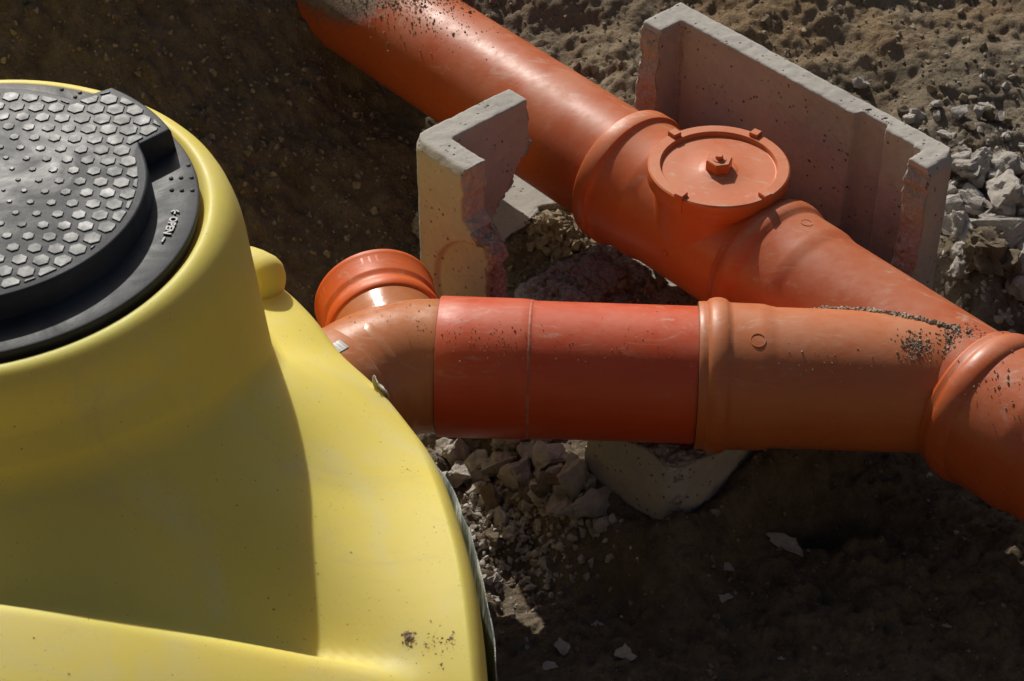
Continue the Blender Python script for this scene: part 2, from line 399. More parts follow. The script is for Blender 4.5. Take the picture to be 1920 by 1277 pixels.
# ------------------------------------------------------------------ tank
TC = np.array([-.80, -.469]); ZF = .943
TANK = root('septic_tank', (TC[0], TC[1], 0), 'big yellow moulded plastic underground tank with round neck, left foreground', 'tank')
edge = [(-180, 1.25, .50), (-135, 1.5, .50), (-90, 1.5, .60), (-62, 1.35, .55), (-50, 1.2, .50), (-38, .988, .60), (-34.8, .943, .61), (-24.6, .828, .61), (-17.8, .765, .60), (-9.8, .72, .56), (2.6, .660, .51), (23, .580, .50), (45, .592, .50), (60, .62, .48), (90, .72, .46), (135, 1.0, .48), (180, 1.25, .50)]
base = [(-180, .70), (-120, .78), (-90, .79), (-62, .785), (-48, .78), (-31, .75), (-17, .715), (-5, .665), (5, .63), (18, .565), (45, .53), (90, .52), (135, .60), (180, .70)]
nth = 420; th = np.linspace(-180, 180, nth, endpoint=False)
def per(tab, k):
    a = np.array(tab, float); xs = np.concatenate([a[:, 0]-360, a[1:, 0], a[1:, 0]+360]); ys = np.concatenate([a[:, k], a[1:, k], a[1:, k]])
    t3 = np.interp(th, *zip(*sorted(set(zip(xs, ys)))))
    ker = np.hanning(25); ker /= ker.sum(); return np.convolve(np.concatenate([t3[-40:], t3, t3[:40]]), ker, 'same')[40:-40]
re_, ze_, zb_ = per(edge, 1), per(edge, 2), per(base, 1)
ct, st_ = np.cos(np.radians(th)), np.sin(np.radians(th))
rings = []
# neck shell from the rim down to the fillet
neck = [(.300, ZF-.03), (.338, ZF-.028), (.344, ZF-.022), (.350, ZF-.012), (.358, ZF-.010), (.368, ZF-.014), (.377, ZF-.021), (.385, ZF-.031), (.391, ZF-.044), (.396, ZF-.060), (.400, ZF-.076), (.403, ZF-.095)]
for r, z in neck: rings.append((np.full(nth, r), np.full(nth, z)))
rn = .425; fil = .022
for k in range(1, 9):
    f = k/8; zt = (ZF-.095)*(1-f)+(zb_+fil)*f; rings.append((np.full(nth, .403+(rn-.403)*f), zt))
nr = 150; RND = .05
def top_z(u, x, y, zb, ze):
    fr = sstep(-.45, -.75, y)
    gg = (1-fr)*(.6*u+.4*u**1.6)+fr*(1-(1-np.clip(u, 0, 1))**2.8)
    z = zb+(ze-zb)*gg
    # broad raised shoulder of the second chamber in front of the neck
    sx = np.maximum(0, x+.8); yc = -1.105+.072*sx; cz = .792-.355*sx**1.22-.3*np.maximum(0, -.9-x)**1.5
    dd = y-yc
    bz = np.where(dd > 0, cz-2.6*(np.sqrt(dd**2+.05**2)-.05), cz-.22*(np.sqrt(dd**2+.1**2)-.1))
    k = .02; m_ = np.maximum(z, bz); return m_+k*np.exp(-np.abs(z-bz)/k)*.35
for k in range(1, 7):       # fillet at the neck foot
    a = k/6*math.pi/2; r = rn+fil*(1-math.cos(a)); uu = (r-rn)/(re_-RND-rn)
    z0 = top_z(np.clip(uu, 0, 1), TC[0]+r*ct, TC[1]+r*st_, zb_, ze_)
    rings.append((np.full(nth, r), z0+fil*(1-math.sin(a))))
for k in range(1, nr+1):
    f = k/nr; r = rn+fil+(re_-RND-rn-fil)*f; uu = (r-rn)/(re_-RND-rn)
    rings.append((r, top_z(uu, TC[0]+r*ct, TC[1]+r*st_, zb_, ze_)))
zl = rings[-1][1]
for k in range(1, 13):      # rounded shoulder
    a = k/12*math.radians(80); rings.append((re_-RND+RND*np.sin(a+.35)/1.0-RND*math.sin(.35), zl-RND*1.5*(math.cos(.35)-np.cos(a+.35))))
rl, z2 = rings[-1]
for k in range(1, 12):
    rings.append((rl+.012*math.sin(k/11*math.pi), z2*(1-k/11)+(-.12)*(k/11)))
V = np.concatenate([np.stack([TC[0]+r*ct, TC[1]+r*st_, z+.0015*noise(r*ct*5, r*st_*5, 0, 2)], -1) for r, z in rings])
K = len(rings); I = np.arange(K*nth).reshape(K, nth); J2 = np.roll(I, -1, 1)
F = np.stack([I[:-1], I[1:], J2[1:], J2[:-1]], -1).reshape(-1, 4)
mesh('tank_shell', V, F, M_yel, TANK, sharp=None)
# lifting lug behind the neck: rounded knuckle
Lp = [at(455, 520, .52)+np.array([0, .0, 0])]+[at(452+66*f, 518+26*f, .52) for f in (.3, .6, .75, .87, .95, .99, 1.0)]
V, F = sweep(Lp, [.056, .056, .054, .050, .042, .028, .012, .001], 40)
lug = mesh('lifting_lug', V, F, M_yel, TANK, sharp=None)

# black plastic sheet hanging down the tank side
sh = []
ths = np.linspace(-46, 22, 120)
m = Mat('grey_plastic_sheet')
stp = m.ramp(m.noise(9, 6, .7, m.map(scale=(1, 3, .4))), [(.42, 0), (.6, 1)])
M_sheet = m.set(m.mix(stp, (.16, .18, .175), (.50, .53, .50)), m.ramp(stp, [(0, .3), (1, .55)]), m.bump(m.noise(22, 4, .6, m.map(scale=(3, 3, .6))), .01, .8), Specular_IOR_Level=.6)
rl_i = lambda a: np.interp(a, th, re_); zl_i = lambda a: np.interp(a, th, z2)
for j in range(14):
    f = j/13
    for a in ths:
        r = rl_i(a)+.003+.010*sstep(-5, -40, a)*f**.5+.003*math.sin(a*.9+j*.6)*f
        r += .004*float(noise(a*.3, j*.5, 0, 77))
        sh.append((TC[0]+r*math.cos(math.radians(a)), TC[1]+r*math.sin(math.radians(a)), zl_i(a)-.004*0-.012-f*.45))
I = np.arange(14*120).reshape(14, 120); F = np.stack([I[:-1, :-1], I[:-1, 1:], I[1:, 1:], I[1:, :-1]], -1).reshape(-1, 4)
o = mesh('plastic_sheet', np.array(sh), F, M_sheet, sharp=None); tag(o, 'grey crinkled plastic sheet hanging against the side of the yellow tank', 'plastic sheet')
sm = o.modifiers.new('thickness', 'SOLIDIFY'); sm.thickness = .0012

# paper tag wedged between tank and sheet
pt = at(712, 728, .50); pv = []
for j in range(9):
    for i in range(6):
        a = i/5-.5; b = j/8
        pv.append(pt+np.array([a*.020*(1-.5*b)+.006*math.sin(b*5), .010*math.sin(a*5+b*3), -.03+b*.05]))
I = np.arange(54).reshape(9, 6); F = np.stack([I[:-1, :-1], I[:-1, 1:], I[1:, 1:], I[1:, :-1]], -1).reshape(-1, 4)
M_pap = Mat('yellowed_paper'); M_pap = M_pap.set((.70, .68, .52), .8)
o = mesh('paper_tag', np.array(pv), F, M_pap, sharp=None); tag(o, 'small crumpled pale paper tag sticking up at the edge of the yellow tank', 'tag')
o.modifiers.new('thickness', 'SOLIDIFY').thickness = .0008

# ------------------------------------------------------------------ lid
LID = root('tank_lid', (TC[0], TC[1], ZF-.03), 'round black plastic lid with hexagon tread and raised ears on the yellow tank neck', 'lid')
fl = [(-.030+.0, .10), (-.030, .335), (-.020, .3385), (-.004, .340), (-.001, .3385), (.0, .336), (-.0005, .30), (-.0005, .10)]
V, F = lathe([(s, r) for s, r in fl], (TC[0], TC[1], ZF), (0, 0, 1), 200)
mesh('flange', V, F, M_lid, LID, sharp=35)
ZT = ZF+.038; RD = .268; RE = .324
def P2(a, r): return (r*math.cos(math.radians(a)), r*math.sin(math.radians(a)))
ears = [(27, 57), (207, 237)]
out = []
a = 0
while a < 360:
    e = next((e for e in ears if e[0] <= a < e[1]), None)
    if e:
        a0, a1 = e
        out.append(P2(a0-2, RD)); out += [P2(x, RE) for x in np.linspace(a0+1.5, a1-.5, 14)]; out.append(P2(a1+5, RD)); a = a1+7
    else:
        out.append(P2(a, RD)); a += 2
out = np.array(out)+TC
def offset(poly, d):
    n = len(poly); p = np.roll(poly, 1, 0); q = np.roll(poly, -1, 0)
    t1 = poly-p; t1 /= np.linalg.norm(t1, axis=1)[:, None]; t2 = q-poly; t2 /= np.linalg.norm(t2, axis=1)[:, None]
    n1 = np.stack([t1[:, 1], -t1[:, 0]], 1); n2 = np.stack([t2[:, 1], -t2[:, 0]], 1); b = n1+n2; b /= np.linalg.norm(b, axis=1)[:, None]
    return poly+b*d/np.maximum(.5, (b*n1).sum(1))[:, None]
rr_ = [(offset(out, .004), ZF-.001), (offset(out, .0), ZT-.004), (offset(out, -.0015), ZT-.001), (offset(out, -.004), ZT)]
n = len(out); V = np.concatenate([np.column_stack([p, np.full(n, z)]) for p, z in rr_]); F = []
for k in range(3):
    for i in range(n): F.append((k*n+i, k*n+(i+1) % n, (k+1)*n+(i+1) % n, (k+1)*n+i))
F.append(tuple(range(3*n, 4*n)))
mesh('raised_plate', V, F, M_lid, LID, sharp=50)
def clip(poly, conv):
    for i in range(len(conv)):
        A = conv[i]; B = conv[(i+1) % len(conv)]; e = B-A; o2 = []
        for j in range(len(poly)):
            p = poly[j]; q = poly[(j+1) % len(poly)]
            dp = e[0]*(p[1]-A[1])-e[1]*(p[0]-A[0]); dq = e[0]*(q[1]-A[1])-e[1]*(q[0]-A[0])
            if dp >= 0: o2.append(p)
            if (dp >= 0) != (dq >= 0): o2.append(p+(q-p)*dp/(dp-dq))
        poly = o2
        if len(poly) < 3: return None
    return np.array(poly)
disc = np.array([P2(x, .254) for x in range(0, 360, 6)])
earp = [np.array([P2((a0+a1)/2+180, .02)]+[P2(a0-1, .254)]+[P2(x, .313) for x in np.linspace(a0+3, a1-2, 8)]+[P2(a1+4, .254)]) for a0, a1 in ears]
pitch = .0305; rot = math.radians(-3); cr, sr = math.cos(rot), math.sin(rot)
pads = []
for j in range(-13, 14):
    for i in range(-13, 14):
        x = (i+.5*(j % 2))*pitch; y = j*pitch*.866*1.02
        c = np.array([x*cr-y*sr, x*sr+y*cr]); r = np.hypot(*c)
        if r > .33 or r < .035: continue
        rad = np.interp(r, [.04, .08, .13, .18, .22, .26], [.0020, .0042, .0070, .0105, .0130, .0147])
        hx = np.array([c+rad*np.array([math.cos(rot+math.pi/6+k*math.pi/3), math.sin(rot+math.pi/6+k*math.pi/3)]) for k in range(6)])
        ang = math.degrees(math.atan2(c[1], c[0])) % 360
        reg = disc
        for e, ep in zip(ears, earp):
            if e[0]-3 < ang < e[1]+6 and r > .232: reg = ep
        p = clip(list(hx), reg)
        if p is None or len(p) < 3: continue
        area = .5*abs(np.dot(p[:, 0], np.roll(p[:, 1], 1))-np.dot(p[:, 1], np.roll(p[:, 0], 1)))
        if area < 8e-6: continue
        pads.append(p)
# the 300 largest-showing pads (nearest the frame) are parts
pads.sort(key=lambda p: -p[:, 0].mean())
for p in pads[:298]:
    V, F = prism(p+TC, ZT-.0005, ZT+.0019, .0009); mesh('tread_pad', V, F[:-1], M_pad, LID, smooth=False)
if pads[298:]:
    o = mesh('tread_pads', *join([(lambda vf: (vf[0], vf[1][:-1]))(prism(p+TC, ZT-.0005, ZT+.0019, .0009)) for p in pads[298:]]), M_pad, LID, smooth=False); tag(o, kind='stuff')
# small round nubs on the flange
nub0 = []
for zx, zy in ((545, 248), (565, 330), (494, 331), (570, 415), (500, 415), (432, 412), (428, 335)):
    nub0.append(at(200+zx/3.547, 240+zy/3.547, ZF))
for px, py in ((116, 168), (150, 174), (141, 182)): nub0.append(at(px, py, ZF))
for c in nub0:
    V, F = lathe([(0, .0036), (.0016, .0030), (.0024, .0012), (.0025, 0.0001)], c, (0, 0, 1), 12); mesh('nub', V, F, M_lid, LID)
# raised word OPEN with its arrow, reading clockwise round the flange
cu = bpy.data.curves.new('open_lettering', 'FONT'); cu.body = 'OPEN'; cu.size = .0165; cu.extrude = .0012; cu.align_x = 'CENTER'; cu.align_y = 'CENTER'; cu.resolution_u = 3; cu.offset = .0004
tmp = bpy.data.objects.new('tmp', cu); COL.objects.link(tmp); dg = bpy.context.evaluated_depsgraph_get()
tm = bpy.data.meshes.new_from_object(tmp.evaluated_get(dg)); bpy.data.objects.remove(tmp)
tv = np.array([v.co[:] for v in tm.vertices]); tf = [tuple(p.vertices) for p in tm.polygons]
def ringmap(v, ac, rc):
    # local x -> clockwise tangent, local y -> outward
    a = np.radians(ac)-v[:, 0]/rc; r = rc+v[:, 1]
    return np.column_stack([TC[0]+r*np.cos(a), TC[1]+r*np.sin(a), ZF+.0002+v[:, 2]+.0012])
ctr = at(320, 425, ZF)[:2]-TC; ac = math.degrees(math.atan2(ctr[1], ctr[0])); rc = float(np.hypot(*ctr))
M_let = Mat('black_lettering').set((.012, .012, .014), .4)
mesh('lettering', ringmap(tv, ac, rc), tf, M_let, LID, smooth=False)
def bar(x0, y0, x1, y1, wd=.0022):
    d = np.array([x1-x0, y1-y0]); L = np.linalg.norm(d); d /= L; n = np.array([-d[1], d[0]])*wd/2; p0 = np.array([x0, y0]); p1 = np.array([x1, y1])
    return prism([p0-n, p1-n, p1+n, p0+n], -.0012, .0012)
parts = [bar(-.038, 0, -.028, 0), bar(-.038, 0, -.033, .006), bar(-.038, 0, -.033, -.006), bar(.028, 0, .040, 0)]
V, F = join(parts); mesh('arrow_mark', ringmap(V, ac, rc), F, M_let, LID, smooth=False)

# ------------------------------------------------------------------ concrete chamber
def loc3(u, v, z): 
    u = np.asarray(u, float); v = np.asarray(v, float)
    return np.stack([CA[0]+E1[0]*u+E2[0]*v, CA[1]+E1[1]*u+E2[1]*v, np.zeros_like(u)+z], -1)
def jag(pts, amp, step, sd):
    """roughen the polyline pts"""
    r = np.random.default_rng(sd); out = [pts[0]]
    for a, b in zip(pts[:-1], pts[1:]):
        a = np.array(a); b = np.array(b); L = np.linalg.norm(b-a); n = max(1, int(L/step))
        for i in range(1, n+1):
            p = a+(b-a)*i/n
            if i < n: p = p+r.normal(0, amp, 2)
            out.append(tuple(p))
    return out
def slab(poly, kind, c0, c1):
    """poly of (s, z) extruded through the wall; kind 'u': s runs along v at constant u range, 'v': s runs along u at constant v range"""
    poly = np.array(poly); n = len(poly)
    V = []
    for c in (c0, c1):
        for s, z in poly:
            V.append(loc3(c, s, z) if kind == 'u' else loc3(s, c, z))
    F = [tuple(range(n)), tuple(range(2*n-1, n-1, -1))]+[(i, i+n, (i+1) % n+n, (i+1) % n) for i in range(n)]
    return np.array(V), F
def rough_concrete(name, solids, parent, broken, voxel=.0038, fix=None, mat=M_con):
    V, F = join(solids)
    me = bpy.data.meshes.new('t'); me.from_pydata(V.tolist(), [], F)
    bm = bmesh.new(); bm.from_mesh(me); bmesh.ops.triangulate(bm, faces=bm.faces[:]); 
    bmesh.ops.recalc_face_normals(bm, faces=bm.faces[:]); bm.to_mesh(me); bm.free()
    t = bpy.data.objects.new('t', me); COL.objects.link(t)
    md = t.modifiers.new('r', 'REMESH'); md.mode = 'VOXEL'; md.voxel_size = voxel
    dg = bpy.context.evaluated_depsgraph_get(); m2 = bpy.data.meshes.new_from_object(t.evaluated_get(dg)); bpy.data.objects.remove(t)
    n = len(m2.vertices); co = np.empty(n*3); m2.vertices.foreach_get('co', co); co = co.reshape(-1, 3)
    no = np.empty(n*3); m2.vertices.foreach_get('normal', no); no = no.reshape(-1, 3)
    u, v = uv(co[:, 0], co[:, 1]); nu = no[:, 0]*E1[0]+no[:, 1]*E1[1]; nv = no[:, 0]*E2[0]+no[:, 1]*E2[1]
    b = np.clip(broken(u, v, co[:, 2], nu, nv, no[:, 2]), 0, 1)
    if fix is not None:
        u2, v2, z2_ = fix(u, v, co[:, 2].copy()); co = loc3(u2, v2, z2_)
    d = .0008*fbm(co[:, 0]*60, co[:, 1]*60, co[:, 2]*60, 3, 4, .6)+b*(.0085*fbm(co[:, 0]*22, co[:, 1]*22, co[:, 2]*22, 5, 4, .65)+.003*noise(co[:, 0]*95, co[:, 1]*95, co[:, 2]*95, 8))
    co = co+no*d[:, None]
    fs = [tuple(p.vertices) for p in m2.polygons]
    q = np.array([f for f in fs if len(f) == 4])
    o = mesh(name, co, q if len(q) == len(fs) else fs, mat, parent, sharp=None, attr={'broken': b}); return o
ZB, ZC = -.09, .50
CH = root('concrete_chamber', (CA[0]+.52, CA[1]-.02, ZB), 'broken square concrete chamber around the orange pipes', 'concrete chamber')
# left corner piece
endp = [(0, ZB)]+jag([(.40, ZB), (.42, ZB+.004)], .0, .02, 1)+jag([(.42, ZB+.004), (.34, ZB+.006), (.20, ZB+.01), (.13, .10), (.12, .20), (.17, .265), (.215, .325), (.254, .375), (.258, .42), (.256, .50)], .0022, .02, 2)[1:]+[(0, ZC)]
sidep = [(0, ZB), (.735, ZB), (.735, .142)]+jag([(.735, .142), (.66, .150), (.54, .12), (.50, .07), (.485, ZB+.003), (.26, ZB+.003), (.235, .10), (.215, .16), (.203, .25), (.205, .33), (.17, .375), (.150, .39), (.152, .50)], .004, .02, 3)[1:]+[(0, ZC)]
def brk_left(u, v, z, nu, nv, nz):
    top = (z > ZC-.012)
    end = (u > .17)*(v < .07)*((nu > .3)+(np.abs(nz) > .3))*(~top)*(z < .49)
    sid = (v > .12)*(u < .09)*((nv > .3)+(nz > .3))*(~top)*(z < .37)
    sid2 = .35*(v > .12)*(nv > .4)*(z >= .37)
    led = (u > .07)*(v > .07)*1.0
    return led+1.0*end*(z < .40)+.35*end*(z >= .40)+sid+sid2*(1-sid)
def fix_left(u, v, z):
    R = .035
    m_ = (u < R)*(v < R); d = np.hypot(u-R, v-R); k = m_*(d > R); f = np.where(k, R/np.maximum(d, 1e-6), 1)
    u = np.where(k, R+(u-R)*f, u); v = np.where(k, R+(v-R)*f, v)
    # bevelled top outside edge
    e = np.maximum(0, z-(ZC-.016)); u = u+e*.7*sstep(.04, .0, u)
    # round knock-out recess in the side wall
    rec = sstep(.150, .142, np.hypot(v-.21, z-.20))*(u < .02)
    u = u+.013*rec
    k = (u < .04)*(v > .695); d = np.hypot(u-.04, v-.695); k = k*(d > .04); f = np.where(k, .04/np.maximum(d, 1e-6), 1)
    u = np.where(k, .04+(u-.04)*f, u); v = np.where(k, .695+(v-.695)*f, v)
    rim = 0*u
    return u, v, z
ledge = [(.04, ZB)]+jag([(.44, ZB), (.42, .07), (.36, .055), (.30, .065), (.22, .045), (.15, .04), (.10, .09), (.04, .18)], .006, .02, 15)
rough_concrete('wall', [slab(endp, 'v', 0, .055), slab(sidep, 'u', 0, .060), slab(ledge, 'v', .10, .20)], CH, brk_left, fix=fix_left)
# right piece: far long wall with a short return at each end
longp = [(0, ZB), (.735, ZB), (.735, ZC), (0, ZC)]
retp = [(.738, ZB), (.738, ZC), (.627, ZC)]+jag([(.627, ZC), (.618, .40), (.622, .30), (.615, .20), (.60, .14), (.59, .10), (.58, ZB)], .003, .025, 5)[1:]
stubp = [(.738, ZB), (.738, ZC)]+jag([(.650, ZC), (.644, .42), (.650, .34), (.640, .26), (.600, .18), (.54, .13), (.50, .12), (.50, ZB)], .002, .02, 6)
def brk_right(u, v, z, nu, nv, nz):
    top = z > ZC-.012
    a = ((v < .06)+(v > .67))*(u < .70)*((nu < -.3)+(nz > .4))*(~top)
    return .6*a*(z > .25)+1.0*a*(z <= .25)
def fix_right(u, v, z):
    R = .035
    k = (u > .738-R)*(v > .735-R); d = np.hypot(u-(.738-R), v-(.735-R)); k = k*(d > R); f = np.where(k, R/np.maximum(d, 1e-6), 1)
    u = np.where(k, .738-R+(u-.738+R)*f, u); v = np.where(k, .735-R+(v-.735+R)*f, v)
    e = np.maximum(0, z-(ZC-.016)); v = v-e*.7*sstep(.69, .735, v)
    g_ = sstep(.512, .524, v)*sstep(.590, .582, v)*(u < .71)
    u = u+.018*g_; u = u+.004*(u < .71)*sstep(.58, .59, v)*(v < .66)
    return u, v, z
rough_concrete('wall', [slab(longp, 'u', .688, .738), slab(retp, 'v', 0, .052), slab(stubp, 'v', .680, .735)], CH, brk_right, fix=fix_right)
# near-right low wall and the floor
lowp = [(.004, ZB), (.52, ZB)]+jag([(.52, .12), (.42, .11), (.30, .135), (.18, .13), (.09, .13), (.04, .145), (.004, .142)], .005, .02, 9)
def brk_low(u, v, z, nu, nv, nz): return 1.0*(nz > .25)+.0*u
def fix_low(u, v, z):
    R = .04; k = (u < R)*(v > .735-R); d = np.hypot(u-R, v-(.735-R)); k = k*(d > R); f = np.where(k, R/np.maximum(d, 1e-6), 1)
    return np.where(k, R+(u-R)*f, u), np.where(k, .735-R+(v-.735+R)*f, v), z
rough_concrete('wall', [slab(lowp, 'v', .680, .735)], CH, brk_low, fix=fix_low)
floorp = [(.22, .05), (.71, .05), (.71, .70), (.20, .70)]
fv = [loc3(a, b, z) for z in (.012, .045) for a, b in floorp]
rough_concrete('floor', [(np.array(fv), [(3, 2, 1, 0), (4, 5, 6, 7), (0, 1, 5, 4), (1, 2, 6, 5), (2, 3, 7, 6), (3, 0, 4, 7)])], CH, lambda u, v, z, nu, nv, nz: .8*(nz > .3), voxel=.009)
# loose slab piece lit by the sun behind the end wall
sp = [(.28, -.34), (.62, -.40), (.66, -.22), (.56, -.145), (.50, -.175), (.44, -.15), (.30, -.12)]
n = len(sp); pv = np.array([loc3(a, b, z) for z in (-.075, -.005) for a, b in sp])
SL = root('concrete_slab', tuple(pv.mean(0)), 'sunlit broken pale concrete slab lying under the long orange pipe behind the left chamber wall', 'concrete slab')
rough_concrete('slab_body', [(pv, [tuple(range(n-1, -1, -1)), tuple(range(n, 2*n))]+[(i, (i+1) % n, (i+1) % n+n, i+n) for i in range(n)])], SL, lambda u, v, z, nu, nv, nz: 1.0*(nz < .5))

# ------------------------------------------------------------------ pipes
A0 = np.array([0.0, -.0466, .272])      # axis of the branch at x=0 (x grows along dA)
def PA(x): return np.array([x, -.057-.052*(x-.2), .272])
def PB(s): return J+s*dB
def bead(s0, s1, r0, rb, n=9):
    """rounded ring bulge between s0 and s1"""
    return [(s0+(s1-s0)*k/n, r0+(rb-r0)*math.sin(math.pi*k/n)**.55) for k in range(n+1)]
# red short pipe
RED = root('short_red_pipe', PA(.1)-np.array([0, 0, .128]), 'short brick-red pipe between the elbow and the orange branch', 'pipe')
L0 = PA(-.131)
x0 = -.131
pr = [(.03, .1205), (-.001, .1215), (-.0015, .1275), (.001, .1288), (.05, .1288), (.145, .1286), (.158, .1278), (.166, .1262), (.175, .1252), (.49, .1252)]
V, F = lathe(pr, PA(x0), dA, 128); mesh('pipe_body', V, F, M_red, RED)
M_weld = Mat('pale_joint_line'); M_weld = M_weld.set(M_weld.mix(M_weld.ramp(M_weld.noise(60, 4, .6), [(.42, 0), (.7, .7)]), (.49, .08, .03), (.48, .26, .18)), .6)
V, F = lathe([(.1610, .1266), (.1625, .1273), (.1665, .1268), (.168, .1258)], PA(x0), dA, 128); mesh('joint_line', V, F, M_weld, RED)
# branch of the wye
WYE = root('wye_pipe', PA(.6)-np.array([0, 0, .128]), 'orange forked pipe fitting joining the red pipe to the cleanout pipe', 'pipe')
xs = .339
pr = [(.02, .1265), (-.004, .1275), (-.006, .1325), (-.004, .134), (.004, .1345)]+bead(.010, .050, .1345, .1425)+[(.056, .1335), (.10, .1332), (.112, .1328), (.124, .1300), (.136, .1278), (.425, .1275)]
V, F = lathe(pr, PA(xs), dA, 128); mesh('branch', V, F, M_orA, WYE)
pr = [(-.455, .127), (-.478, .128), (-.480, .1335), (-.476, .1350)]+bead(-.468, -.418, .1355, .1445)+[(-.412, .1345), (-.355, .1340), (-.345, .1335), (-.330, .1300), (-.318, .1280), (.10, .1275)]
V, F = lathe(pr, J, dB, 128); mesh('run', V, F, M_orB, WYE)
def stamp(name, P, nrm, r, mat, par):
    V, F = lathe([(-.001, r), (.0008, r), (.0008, r-.0016), (-.001, r-.0016)], P, nrm, 28, close=True); return mesh(name, V, F, mat, par)
def onsurf(axisP, d, R, ang):
    """point and normal on a tube; ang measured from straight up toward the camera"""
    d, a, b = frame(d); n = math.cos(ang)*np.array([0, 0, 1.])+math.sin(ang)*np.cross(d, [0, 0, 1.]); 
    if np.dot(n, [0, -1, 0]) < 0 and ang > 0: n = math.cos(ang)*np.array([0, 0, 1.])-math.sin(ang)*np.cross(d, [0, 0, 1.])
    return axisP+n*R, n
P, nn = onsurf(PA(.435), dA, .1332, math.radians(20)); stamp('date_stamp', P, nn, .014, M_orA, WYE)
P, nn = onsurf(PB(-.385), dB, .1342, math.radians(-10)); stamp('date_stamp', P, nn, .012, M_orB, WYE)
# outlet pipe
OUT = root('outlet_pipe', PB(.4)-np.array([0, 0, .14]), 'orange outlet pipe with a ringed socket at the right edge', 'pipe')
pr = [(.075, .128), (.052, .1285), (.050, .1345), (.053, .1375), (.062, .1380)]+bead(.066, .112, .1390, .1475)+[(.120, .1395), (.20, .1385), (.212, .1375), (.226, .133), (.24, .1300), (1.6, .1295)]
V, F = lathe(pr, J, dB, 128); mesh('pipe_body', V, F, M_orB, OUT)
V, F = lathe([(.062, .1275), (.049, .1278), (.047, .1330), (.0495, .1342), (.052, .1335)], J, dB, 96); mesh('seal_lip', V, F, M_cap, OUT)
def gap_ring(P, d, s0, r0, r1, par):  # thin ring with the shade of a socket gap put into its colour
    V, F = lathe([(s0, r0), (s0-.0016, r0+.001), (s0-.0016, r1-.0008), (s0, r1)], P, d, 96); return mesh('socket_gap_shade', V, F, M_gap, par)
gap_ring(PA(xs), dA, -.0052, .1252, .1300, WYE); gap_ring(J, dB, .0495, .1275, .1325, OUT)
V, F = lathe([(-.0012, .1232), (-.0022, .1240), (-.0022, .1268), (-.0012, .1274)], PA(-.131), dA, 96); mesh('socket_gap_shade', V, F, M_gap, RED)  # dark ring painting the shaded gap where the elbow enters
# long main pipe
MP = root('main_pipe', PB(-1.4)-np.array([0, 0, .125]), 'long orange sewer pipe running up to the soil bank, partly covered in dirt', 'pipe')
prs = [(s_q, .1252) for s_q in np.linspace(-2.3, -.84, 74)]
V, F = lathe(prs, J, dB, 160)
sv = (V-J)@dB; av = V[:, 2]-.272; tv_ = (V-J)@np.array([-dB[1], dB[0], 0])
dirt = (sstep(-1.50, -1.70, sv)*sstep(-.0, .10, av)*1.0+.38*sstep(-1.30, -1.50, sv)*sstep(.03, .12, av)*sstep(.1, -.02, tv_)+.42*sstep(-1.52, -1.75, sv)*sstep(-.12, .03, av))
mesh('pipe_body', V, F, M_orB, MP, attr={'dirt': np.clip(dirt, 0, 1)})
# inspection tee
TEE = root('cleanout_fitting', PB(-.6)-np.array([0, 0, .13]), 'orange cleanout fitting with a round screw cap inside the chamber', 'pipe fitting')
pr = [(-.84, .1262), (-.858, .127), (-.860, .1350), (-.858, .1392), (-.8555, .1412), (-.8535, .1412), (-.8525, .1445), (-.849, .1457), (-.822, .1457), (-.8185, .1446), (-.8165, .1405), (-.812, .1372), (-.806, .1352), (-.745, .1345), (-.735, .1335), (-.720, .1300), (-.71, .1280), (-.46, .1262)]
V, F = lathe(pr, J, dB, 128); mesh('fitting_body', V, F, M_fit, TEE)
V, F = lathe([(-.8605, .1345), (-.863, .131), (-.862, .1262)], J, dB, 96); mesh('seal_lip', V, F, M_cap, TEE)
CC = np.array([.397, .3645, 0])
# riser whose foot flares into the run
rz = [.272, .33, .345, .36, .375, .385, .395]; pr = [(z, .124+.012*max(0, (.375-z)/.06)**2 if z > .33 else .126) for z in rz]
V, F = lathe([(.25, .122), (.33, .1245), (.36, .1225), (.388, .1225), (.390, .1290), (.402, .1300), (.403, .1265)], CC, (0, 0, 1), 128); mesh('riser', V, F, M_fit, TEE)
P, nn = onsurf(PB(-.60), dB, .1262, math.radians(88)); 
V, F = lathe([(-.002, .006), (.004, .0055), (.006, .003), (.0062, .0001)], P+np.array([0, 0, .005]), nn, 16); mesh('moulding_nub', V, F, M_fit, TEE)
CT = .434
cap = [(.400, .1300), (.402, .1355), (.405, .1368), (.426, .1372), (.4315, .1365), (CT, .1335), (CT, .1135), (CT-.0015, .1120), (CT-.0085, .1105), (CT-.0090, .1095), (CT-.0090, .108), (CT-.0090, .080), (CT-.0090, .038), (CT-.0086, .0365), (CT-.0068, .0335), (CT-.0066, .015), (CT-.0066, .0001)]
V, F = lathe(cap, CC, (0, 0, 1), 144); capo = mesh('screw_cap', V, F, M_fit, TEE, sharp=35)
zn = CT-.0068
hexo = [CC[:2]+.0262*np.array([math.cos(math.radians(12)+k*math.pi/3), math.sin(math.radians(12)+k*math.pi/3)]) for k in range(6)]
V, F = prism(hexo, zn, zn+.021, .0022); mesh('cap_nut', V, F, M_fit, capo, smooth=False)
V, F = lathe([(zn+.019, .0135), (zn+.0225, .0130), (zn+.0225, .0085), (zn+.0215, .008), (zn+.0215, .0074), (zn+.029, .0070), (zn+.030, .0058), (zn+.030, .0001)], CC, (0, 0, 1), 24); mesh('nut_boss', V, F, M_fit, capo)
